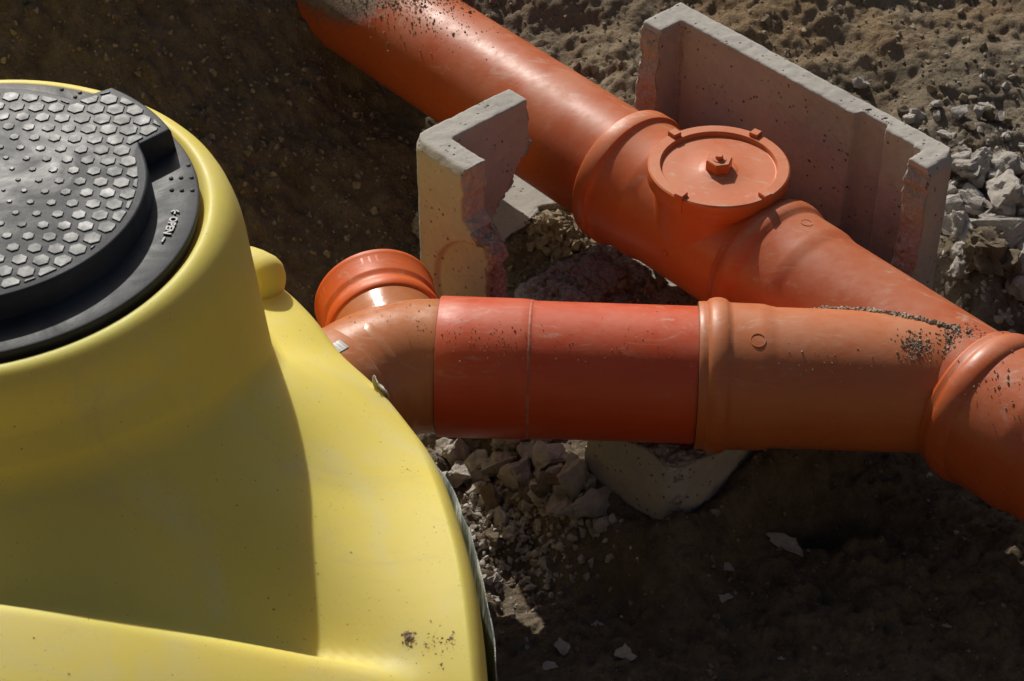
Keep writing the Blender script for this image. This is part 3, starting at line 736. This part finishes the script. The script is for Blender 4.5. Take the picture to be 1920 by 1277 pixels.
for aa in (128, 52, 232, 308):
    a = math.radians(aa); er = np.array([math.cos(a), math.sin(a)]); et = np.array([-er[1], er[0]]); c = CC[:2]+er*.1275
    V, F = prism([c-er*.0085-et*.009, c+er*.0108-et*.009, c+er*.0108+et*.009, c-er*.0085+et*.009], CT-.030, CT+.0075, .0015)
    mesh('cap_lug', V, F, M_fit, capo, smooth=False)
# elbow: from the red pipe toward the tank, with a plugged side leg
ELB = root('elbow_fitting', (-.24, -.04, .147), 'glossy orange elbow between the yellow tank and the red pipe with a sticker', 'pipe fitting')
d2 = np.array([-.72, -.69, 0]); d2 /= np.linalg.norm(d2)
Cc = PA(-.215); path = []; rad = []
t_in = Cc+dA*.115; t_out = Cc+d2*.11
path.append(PA(-.06)); rad.append(.1215); path.append(PA(-.125)); rad.append(.1215)
for k in range(0, 15):
    f = k/14; p = (1-f)**2*(Cc+dA*.082)+2*f*(1-f)*Cc+f*f*(Cc+d2*.082); path.append(p); rad.append(.1230)
for s in (.10, .102, .106, .16, .24, .32): path.append(Cc+d2*s); rad.append({.10: .1232, .102: .1255}.get(s, .1268))
V, F = sweep(path, rad, 112); mesh('elbow_body', V, F, M_elb, ELB, sharp=30)
dl = np.array([-.258, .966, 0]); dl /= np.linalg.norm(dl); LC = np.array([-.234, .059, .272])
V, F = lathe([(-.13, .106), (-.03, .1065), (-.012, .1065), (.0, .1068), (.012, .1068)], LC, dl, 112); mesh('side_leg', V, F, M_elb, ELB)
V, F = lathe([(.004, .1065), (.0045, .1105), (.008, .1120), (.022, .1122), (.028, .1085), (.040, .1085), (.045, .1120), (.050, .1128), (.088, .1132), (.093, .1150), (.098, .1160), (.103, .1150), (.104, .1120), (.099, .1105), (.040, .1085), (.039, .0001)], LC, dl, 128)
plug = mesh('socket_ring', V, F, M_cap, ELB, sharp=35)
dd, aa_, bb_ = frame(dl)
for k0 in (88, 95, 102, 30, 150, 157, 164, 210, 330):
    a = math.radians(k0); c = LC+.1105*(math.cos(a)*aa_+math.sin(a)*bb_)
    nrm = math.cos(a)*aa_+math.sin(a)*bb_; tg = np.cross(dl, nrm)
    pts = []
    for s, hh in ((.050, .0022), (.092, .0032)):
        for w_, h_ in ((-.0045, 0), (-.0018, hh), (.0018, hh), (.0045, 0)): pts.append(c+dl*s+tg*w_+nrm*(.0006+h_*.7))
    F = [(0, 1, 5, 4), (1, 2, 6, 5), (2, 3, 7, 6), (3, 2, 1, 0), (4, 5, 6, 7)]
    mesh('rib', np.array(pts), F, M_cap, plug, smooth=False)
# raised moulding strip and sticker on the elbow body (tube toward the tank)
def patch(P0, d, R, s0, s1, a0, a1, h, n=16, k=10, rnd=False):
    d, _, _ = frame(d); side = np.cross(d, [0, 0, 1.]); 
    if side[0] > 0 and False: side = -side
    V = []
    for i in range(n+1):
        for j in range(k+1):
            s = s0+(s1-s0)*i/n; a = a0+(a1-a0)*j/k
            nrm = math.cos(a)*np.array([0, 0, 1.])+math.sin(a)*side
            V.append(P0+d*s+nrm*(R+h))
    I = np.arange((n+1)*(k+1)).reshape(n+1, k+1); F = np.stack([I[:-1, :-1], I[1:, :-1], I[1:, 1:], I[:-1, 1:]], -1).reshape(-1, 4)
    return np.array(V), F
m = Mat('printed_sticker'); ln = N(m.t, 'ShaderNodeTexWave'); ln.bands_direction = 'X'; ln.inputs['Scale'].default_value = 45; ln.inputs['Distortion'].default_value = 2; ln.inputs['Detail Scale'].default_value = 30
m.L(m.map(rot=(0, 0, -.75)), ln.inputs['Vector'])
lc = m.math('MULTIPLY', m.ramp(ln.outputs['Fac'], [(.62, 0), (.7, 1)]), m.ramp(m.noise(260, 2, .5), [(.42, 0), (.5, 1)]))
M_st = m.set(m.mix(m.math('MULTIPLY', lc, .8), (.66, .66, .64), (.30, .30, .33)), .45)
# ------------------------------------------------------------------ stones, rubble, crumbs
def rock(r, seed, flat=.6, sub=2, npts=13, amp=.10, planar=False):
    """angular chunk: convex hull, subdivided and roughened; returns V, F about the origin"""
    g_ = np.random.default_rng(seed)
    p = g_.normal(size=(npts, 3)); p /= np.linalg.norm(p, axis=1)[:, None]; p *= g_.uniform(.75, 1.1, (npts, 1)); p *= np.array([1.15, .85, flat])
    if planar: p[:, 2] = np.where(p[:, 2] > 0, flat*.5, -flat*.5)+p[:, 2]*.08
    bm = bmesh.new()
    for q in p: bm.verts.new(q)
    res = bmesh.ops.convex_hull(bm, input=bm.verts[:])
    dele = [e for e in res['geom_interior'] if isinstance(e, bmesh.types.BMVert)]
    if dele: bmesh.ops.delete(bm, geom=dele, context='VERTS')
    bmesh.ops.triangulate(bm, faces=bm.faces[:])
    for _ in range(sub): bmesh.ops.subdivide_edges(bm, edges=bm.edges[:], cuts=1, use_grid_fill=True)
    bm.verts.ensure_lookup_table(); V = np.array([v.co[:] for v in bm.verts]); F = [tuple(v.index for v in f.verts) for f in bm.faces]; 
    bm.verts.index_update(); F = [tuple(v.index for v in f.verts) for f in bm.faces]; bm.free()
    if amp:
        n_ = V/np.linalg.norm(V, axis=1)[:, None]
        V = V+n_*(amp*fbm(V[:, 0]*2+seed, V[:, 1]*2, V[:, 2]*2, seed % 97, 4, .62))[:, None]
    return V*r, F
def rotm(g_, tilt=.5):
    a = g_.uniform(0, 6.28); t = g_.normal(0, tilt); b = g_.uniform(0, 6.28)
    return np.array((Matrix.Rotation(a, 3, 'Z') @ Matrix.Rotation(t, 3, Vector((math.cos(b), math.sin(b), 0)))))
def gz(x, y): return float(ground(np.array([x]), np.array([y]))[0])
def put(name, x, y, r, seed, mat, label, cat, group, flat=.6, sink=.35, tilt=.4, planar=False, amp=.10, sub=3, z=None, stretch=None, yaw=None):
    amp = amp*1.5
    V, F = rock(r, seed, flat, sub, 13, amp, planar); g_ = np.random.default_rng(seed+5)
    if stretch: V = V*np.array(stretch)
    M = rotm(g_, tilt)
    if yaw is not None: M = np.array(Matrix.Rotation(yaw, 3, 'Z') @ Matrix.Rotation(g_.normal(0, tilt*.4), 3, 'X'))
    V = V@M.T; zz = (gz(x, y) if z is None else z)-V[:, 2].min()*(1-sink*2)
    p = np.array([x, y, zz])
    o = mesh(name, V+p, F, mat, loc=p, sharp=38); return tag(o, label, cat, group)
M_strip = m_pipe('dusty_orange_plastic', (.53, .18, .065), (.55, .30, .18), .18, .25, (-.7, -.7))
def cast(o, px, py):
    """where the sight line of a survey-photo spot meets an object"""
    r_ = FW+(px-960)/4000*np.array([1., 0, 0])-(py-638.5)/4000*UP
    bpy.context.view_layer.update(); mi = o.matrix_world.inverted()
    a = mi @ Vector(CAM); d_ = (mi.to_3x3() @ Vector(r_)).normalized()
    ok, p_, n_, _ = o.ray_cast(a, d_)
    if not ok: return None, None
    p_ = np.array(o.matrix_world @ p_); n_ = np.array(n_)
    return p_, (n_ if n_@(CAM-p_) > 0 else -n_)
elb = next(o for o in bpy.data.objects if o.name.startswith('elbow_body'))
def tube_sa(px, py):
    p, _ = cast(elb, px, py); v = p-Cc; side = np.cross(frame(d2)[0], [0, 0, 1.]); return float(v@d2), math.atan2(float(v@side), v[2])
def surf_patch(name, s0, s1, a0, a1, h, mat, par, round_=False):
    V, F = patch(Cc, d2, .1268, s0, s1, a0, a1, h, 20, 20)
    o = mesh(name, V, F, mat, par, sharp=None); md = o.modifiers.new('thickness', 'SOLIDIFY'); md.thickness = h*.9; md.offset = 0; return o
sv_ = []
for i in range(15):             # shallow moulded band that follows the bend
    f = i/14; wd = 8.5*min(1, math.sqrt(max(0, 1-(2*f-1)**8))+.25)
    for j in range(5):
        t_ = (j/4-.5)*2; cx_, cy_ = 686+56*f, 606+76*f+10*f*(1-f)*-1
        p, nn = cast(elb, cx_+t_*wd*.81, cy_-t_*wd*.59); sv_.append(p+nn*(.0009 if abs(t_) < .9 and 0 < i < 14 else .0001))
I = np.arange(75).reshape(15, 5); F = np.stack([I[:-1, :-1], I[1:, :-1], I[1:, 1:], I[:-1, 1:]], -1).reshape(-1, 4)
mesh('moulding_strip', np.array(sv_), F, M_strip, ELB, sharp=None)
sC, aC = tube_sa(652, 645)
surf_patch('sticker', sC+.004, sC+.07, aC-.06, aC+.14, .0006, M_st, ELB)
# dried mud and grit on the tank
ts = next(o for o in bpy.data.objects if o.name.startswith('tank_shell'))
def tank_grit(name, label, pts, r0, seed, mat, lump=1.0):
    g2 = np.random.default_rng(seed); protos = [rock(1, 930+i, .6, 1, 9, .15) for i in range(8)]; VV = []; FF = []; off = 0
    for px, py in pts:
        p, _ = cast(ts, px, py)
        if p is None: continue
        r = min(r0*3, g2.lognormal(math.log(r0), .45)); V, F = protos[g2.integers(8)]; V = (V*r)@rotm(g2, .3).T+p; VV.append(V); FF += [tuple(i+off for i in f) for f in F]; off += len(V)
    return tag(mesh(name, np.concatenate(VV), np.array(FF), mat, sharp=30), label, 'dirt', kind='stuff')

g2 = np.random.default_rng(77)
tank_grit('mud_lump', 'brown dried mud lump stuck on the right flank of the yellow tank', [tuple(np.array([765, 1196])+g2.normal(0, 4.5, 2)*np.array([1.1, 1.3])) for _ in range(60)], .0024, 1, M_soilc)
tank_grit('mud_spatter', 'brown mud spatter beside the lump on the yellow tank flank', [tuple(np.array([815, 1205])+g2.normal(0, 1, 2)*np.array([26, 14])) for _ in range(70)]+[(828+g2.normal(0, 2), 1245+g2.normal(0, 8)) for _ in range(14)]+[(845+g2.normal(0, 5), 1202+g2.normal(0, 5)) for _ in range(25)], .0011, 2, M_soilc)
tank_grit('grit', 'fine dark grit sprinkled over the sunlit yellow tank surface', [(g2.uniform(520, 900), g2.uniform(560, 1270)) for _ in range(420)]+[(760+g2.normal(0, 14), 885+g2.normal(0, 9)) for _ in range(40)], .0006, 3, M_soilc)
tank_grit('grit', 'few dark grit specks on the shaded yellow tank surface', [(g2.uniform(0, 560), g2.uniform(700, 1270)) for _ in range(70)], .0009, 4, M_peb)
GR = 'rubble chunks beside the chamber'
def spot(px, py, z=.14):
    for _ in range(4): p = at(px, py, z); z = gz(p[0], p[1])
    return p
big = [
 (1823, 318, .034, 'upright pale stone chunk wedged behind the right corner of the chamber', {}, .8),
 (1880, 322, .042, 'rounded pale rubble chunk uppermost in the heap at the right edge', {}, .62),
 (1885, 378, .048, 'large angular pale rubble chunk with a grey flat side, right edge', {}, .7),
 (1828, 374, .032, 'wedge-shaped pale chunk just right of the chamber corner', dict(stretch=(1.5, .7, .6)), .5),
 (1836, 402, .026, 'thin pale flake stacked below the wedge-shaped chunk', dict(stretch=(1.5, .8, .5)), .45),
 (1880, 408, .028, 'small crumbly pale chunk resting on the long slab', dict(stretch=(1.4, .8, .7)), .5),
 (1862, 436, .064, 'long flat pale slab lying across the rubble heap', dict(stretch=(1.35, .42, .42), yaw=-.05), .6),
 (1800, 496, .026, 'small oval pale stone near the bottom of the chamber end', dict(stretch=(1.3, .8, .7)), .55),
 (1894, 486, .040, 'smooth grey upright slab fragment below the long slab', dict(stretch=(.9, .5, 1.1)), 1.0),
 (1916, 520, .046, 'big rough pale chunk cut by the right edge of the photo', {}, .8),
 (1786, 540, .030, 'grey triangular flake leaning on the foot of the chamber end', dict(stretch=(.8, .5, 1.1)), .9),
 (1850, 490, .020, 'little pale pebble-like chunk amid the rubble heap', {}, .6),
]
for k, (px, py, r, lab, kw, fl_) in enumerate(big):
    p = spot(px, py); put('rubble_chunk', p[0], p[1], r*1.4, 100+k, M_rub, lab, 'rubble', GR, flat=fl_, sink=.12, tilt=.25, amp=.10, **kw)
for k, (px, py, r, lab) in enumerate([(1838, 556, .052, 'large brown earth clod with pale crust above the orange pipe'), (1885, 575, .036, 'brown earth clod right of the largest clod'), (1828, 588, .026, 'small brown clod just above the orange pipe')]):
    p = spot(px, py); put('earth_clod', p[0], p[1], r*1.25, 150+k, M_clod, lab, 'clod', 'earth clods beside the pipe', flat=.8, sink=.15, amp=.18)
labs = ['small pale rubble fragment scattered in the heap right of the chamber']
g_ = np.random.default_rng(42); cnt = 0
for k in range(90):
    px = g_.uniform(1775, 1935); py = g_.uniform(290, 640) if k % 3 else g_.uniform(150, 330)
    big_ = 1.7 if (k % 3 and k % 2) else 1.0
    if k % 3 == 0: px = g_.uniform(1560, 1935); 
    if k % 3 == 0 and py < 150+(px-1560)*.0+ (px-1560)*.55-60 and px < 1800: py = 110+(px-1560)*.62-g_.uniform(0, 60)
    p = spot(px, py); u, v = uv(p[0], p[1])
    if -.03 < u < .79 and -.03 < v < .79: continue
    put('rubble_fragment', p[0], p[1], g_.uniform(.014, .028)*big_, 200+k, M_rub if k % 4 else M_clod, labs[0], 'rubble', 'small fragments in the right-hand heap', flat=g_.uniform(.45, .8), sink=.15, sub=2)
low = [
 (1052, 1010, .040, 'brightest grey slab fragment in front of the pit rubble, pointed end down', dict(stretch=(1.0, .8, .35)), .5),
 (1012, 968, .030, 'thin grey shard leaning behind the brightest slab fragment', dict(stretch=(.55, 1.1, .5)), .6),
 (1098, 972, .044, 'broad stone half in sun at the end of the sunny streak', dict(stretch=(1.2, .9, .6)), .5),
 (1128, 1000, .020, 'small stone at the lower tip of the sunny streak', {}, .6),
 (972, 912, .036, 'dark angular block in the middle of the pit rubble', {}, .8),
 (935, 890, .030, 'dark reddish block left of the middle of the pit rubble', {}, .8),
 (1080, 910, .036, 'lumpy stone with its top in the sunny streak', {}, .8),
 (905, 880, .030, 'stone block at the left of the pit rubble beside the sunny strip', {}, .8),
 (860, 862, .030, 'pale sunlit stone under the elbow beside the tank', {}, .7),
 (1485, 912, .024, 'lone reddish flat stone under the orange branch pipe', dict(stretch=(1.2, .8, .6)), .5),
 (860, 905, .026, 'pale stone touching the plastic sheet in the sunny strip', {}, .6),
 (1030, 870, .032, 'dark stone directly under the red pipe', {}, .7),
 (995, 862, .026, 'smaller dark stone under the red pipe', {}, .7),
 (950, 850, .028, 'dark stone under the left end of the red pipe', {}, .7),
]
for k, (px, py, r, lab, kw, fl_) in enumerate(low):
    p = spot(px, py, 0); put('rubble_chunk', p[0], p[1], r*1.35, 300+k, M_rub, lab, 'rubble', 'rubble chunks in the pit', flat=fl_, sink=.15, tilt=.3, **kw)
for k in range(75):
    px = g_.normal(975, 85); py = g_.normal(905, 48)
    if px < 800 or py < 820: continue
    p = spot(px, py, 0); put('rubble_fragment', p[0], p[1], g_.uniform(.010, .030), 400+k, M_rub if k % 3 else M_clod, 'small broken stone lying in the pit rubble under the red pipe', 'rubble', 'small stones in the pit rubble', flat=g_.uniform(.5, .8), sink=.15, sub=2)
FL = ['middle grey stone flake on the dark soil between tank sheet and pit edge', 'pale flake left of the largest lower flake on the dark soil', 'largest flat grey flake near the bottom edge of the dark soil', 'grey flake on dark soil below the rounded chamber corner', 'tiny stone closest to the plastic sheet on the dark soil', 'grey flake straight below the one under the chamber corner', 'small stone low on the dark soil far right', 'round pebble under the outlet pipe on the dark soil', 'lowest left flake beside the plastic sheet bottom', 'small brown stone at the bottom edge right of the largest flake']
for k, (px, py, r) in enumerate([(1120, 1165, .020), (1053, 1215, .018), (1172, 1232, .022), (1364, 1068, .014), (985, 1210, .008), (1360, 1130, .015), (1775, 1175, .010), (1795, 1000, .010), (1030, 1250, .014), (1465, 1235, .010)]):
    p = spot(px, py, -.05); put('stone_flake', p[0], p[1], r, 500+k, M_rub, FL[k], 'stone', 'stone flakes on the shaded soil', flat=.35, sink=.2, tilt=.2, sub=2)

def scatter(n, sampler, rr, mat, name, label, cat, zf=None, seed=1, sub=0, npts=9, **kw):
    g2 = np.random.default_rng(seed); protos = [rock(1, 900+seed*7+i, .85, sub, npts+4, .08) for i in range(14)]
    VV = []; FF = []; off = 0
    xy = sampler(g2, n); rs = rr(g2, len(xy)); zz = zf(xy) if zf else ground(xy[:, 0], xy[:, 1])
    for (x, y), r, z in zip(xy, rs, zz):
        V, F = protos[g2.integers(14)]; M = rotm(g2, 1.0); V = (V*r)@M.T+np.array([x, y, z+r*.05]); VV.append(V); FF += [tuple(i+off for i in f) for f in F]; off += len(V)
    o = mesh(name, np.concatenate(VV), np.array(FF), mat, smooth=True, sharp=30); return tag(o, label, cat, kind='stuff')
# pebbles in the left bank
def s_bank(g2, n):
    x = g2.uniform(-1.4, .15, n); y = g2.uniform(.2, 2.0, n); s, t = bpar(x, y); return np.column_stack([x, y])[(t < -.05)]
scatter(9500, s_bank, lambda g2, n: np.clip(g2.lognormal(-5.55, .5, n), .0018, .013), M_peb, 'bank_pebbles', 'scattered pebbles and grit in the dark earth bank', 'pebbles', seed=3)
def s_back(g2, n):
    x = g2.uniform(-.3, 1.5, n); y = g2.uniform(.5, 2.0, n); s, t = bpar(x, y); u, v = uv(x, y)
    return np.column_stack([x, y])[(t > .1)*((v < -.01)+(u > .76))]
scatter(3000, s_back, lambda g2, n: np.clip(g2.lognormal(-5.3, .5, n), .002, .016), M_soilc, 'soil_crumbs', 'loose brown soil crumbs behind the pipe and chamber', 'soil', seed=4, sub=1)
def s_front(g2, n):
    x = g2.uniform(-.2, 1.1, n); y = g2.uniform(-.75, .35, n); u, v = uv(x, y); return np.column_stack([x, y])[(u < -.01)+(v > .75)]
scatter(2200, s_front, lambda g2, n: np.clip(g2.lognormal(-5.8, .5, n), .0018, .012), M_grit, 'pit_grit', 'grit and small pebbles on the shaded pit floor', 'pebbles', seed=5)
def s_grav(g2, n):
    k = n//2
    a = np.column_stack([g2.normal(1.02, .10, k), g2.normal(.48, .22, k)]); b = np.column_stack([g2.normal(.02, .09, k), g2.normal(-.06, .09, k)])
    p = np.concatenate([a, b]); u, v = uv(p[:, 0], p[:, 1]); return p[~((u > -.02)*(u < .76)*(v > -.02)*(v < .76))]
scatter(1700, s_grav, lambda g2, n: np.clip(g2.lognormal(-5.0, .45, n), .003, .013), M_grav, 'mortar_gravel', 'pale crushed mortar gravel among the rubble', 'gravel', seed=6, sub=1)
def s_cham(g2, n):
    u = g2.uniform(.22, .68, n); v = g2.uniform(.06, .67, n); p = loc3(u, v, 0)[:, :2]; return p
scatter(900, s_cham, lambda g2, n: np.clip(g2.lognormal(-4.9, .5, n), .004, .02), M_soilc, 'chamber_soil', 'lumpy soil lying in the bottom of the concrete chamber', 'soil', zf=lambda xy: np.full(len(xy), .048), seed=8, sub=1)
def s_clod(g2, n):
    p = np.array([.095, .755]); return p+g2.normal(0, .045, (n, 2))
scatter(420, s_clod, lambda g2, n: np.clip(g2.lognormal(-4.6, .4, n), .005, .02), M_soilc, 'soil_clods', 'crumbly sunlit soil clods seen under the main pipe', 'soil', zf=lambda xy: -.045+.05*np.exp(-((xy-np.array([.095, .755]))**2).sum(1)/.004), seed=9, sub=1)

# crumbs lying on the pipes: each cluster one loose heap
def crumbs(name, label, n, P0, d, R, s_c, s_w, a_c, a_w, r0, seed, mat=M_crumb):
    g2 = np.random.default_rng(seed); protos = [rock(1, 960+i, 1.0, 1, 16, .08) for i in range(8)]
    d, _, _ = frame(d); side = np.cross(d, [0, 0, 1.]); side = side if side[1] < 0 else -side
    VV = []; FF = []; off = 0
    for _ in range(n):
        s = g2.normal(s_c, s_w); a = g2.normal(a_c, a_w); r = min(r0*2.2, g2.lognormal(math.log(r0*.8), .4))
        nrm = math.cos(a)*np.array([0, 0, 1.])+math.sin(a)*side
        V, F = protos[g2.integers(8)]; V = (V*r)@rotm(g2, 1).T+P0+d*s+nrm*(R+r*.3); VV.append(V); FF += [tuple(i+off for i in f) for f in F]; off += len(V)
    o = mesh(name, np.concatenate(VV), np.array(FF), mat, sharp=30); return tag(o, label, 'soil', kind='stuff')
Rd = math.radians
crumbs('soil_crumbs', 'thick dirt crumbs covering the upper end of the long main pipe', 2600, J, dB, .1252, -1.62, .085, Rd(-5), Rd(22), .0021, 21, M_soilc)
crumbs('soil_crumbs', 'fine crumbs sprinkled on the main pipe below the thick dirt', 260, J, dB, .1252, -1.45, .09, Rd(10), Rd(20), .0014, 22)
crumbs('soil_crumbs', 'dark crumbs scattered on top of the red pipe near the elbow', 120, PA(0), dA, .1288, -.04, .05, Rd(28), Rd(13), .0010, 23)
crumbs('soil_crumbs', 'sparse crumbs along the middle and right of the red pipe', 90, PA(0), dA, .1254, .16, .11, Rd(30), Rd(14), .0009, 24)
crumbs('soil_crumbs', 'left patch of crumbs on the orange branch pipe', 260, PA(0), dA, .1277, .71, .014, Rd(18), Rd(6), .0016, 25)
crumbs('soil_crumbs', 'right patch of crumbs near the fork of the pipes', 420, PA(0), dA, .1277, .79, .026, Rd(12), Rd(9), .0018, 26)
crumbs('soil_crumbs', 'sparse crumbs on the outlet pipe past its socket ring', 60, J, dB, .1405, .14, .03, Rd(25), Rd(14), .0015, 27)
crumbs('soil_crumbs', 'tiny crumbs on the elbow next to the red pipe', 90, Cc, dA, .1235, .02, .05, Rd(18), Rd(14), .0011, 28)
crumbs('soil_crumbs', 'few crumbs on the middle of the orange branch pipe', 90, PA(0), dA, .1277, .52, .09, Rd(42), Rd(9), .0011, 29)
# line of dirt lying in the valley between branch and run
g2 = np.random.default_rng(31); protos = [rock(1, 970+i, 1.0, 1, 16, .08) for i in range(8)]; VV = []; FF = []; off = 0
for _ in range(900):
    x = .52+.27*g2.uniform(0, 1)**.85; a = PA(x); r = min(.0045, g2.lognormal(-6.3, .5))
    yy = np.linspace(a[1], a[1]+.16, 60); hz = np.sqrt(np.maximum(0, .1277**2-(yy-a[1])**2))
    s_x, t_x = bpar(np.full(60, x), yy); hb = np.sqrt(np.maximum(0, .1277**2-t_x**2)); k = np.argmin(np.maximum(hz, hb)+(yy-a[1])*0) if False else int(np.argmin(np.abs(hz-hb)))
    V, F = protos[g2.integers(8)]; V = (V*r)@rotm(g2, 1).T+np.array([x, yy[k]+g2.normal(0, .0022), .272+max(hz[k], hb[k])+r*.4]); VV.append(V); FF += [tuple(i+off for i in f) for f in F]; off += len(V)
tag(mesh('soil_crumbs', np.concatenate(VV), np.array(FF), M_crumb, sharp=30), 'thin line of dirt lying in the groove where the two orange pipes merge', 'soil', kind='stuff')
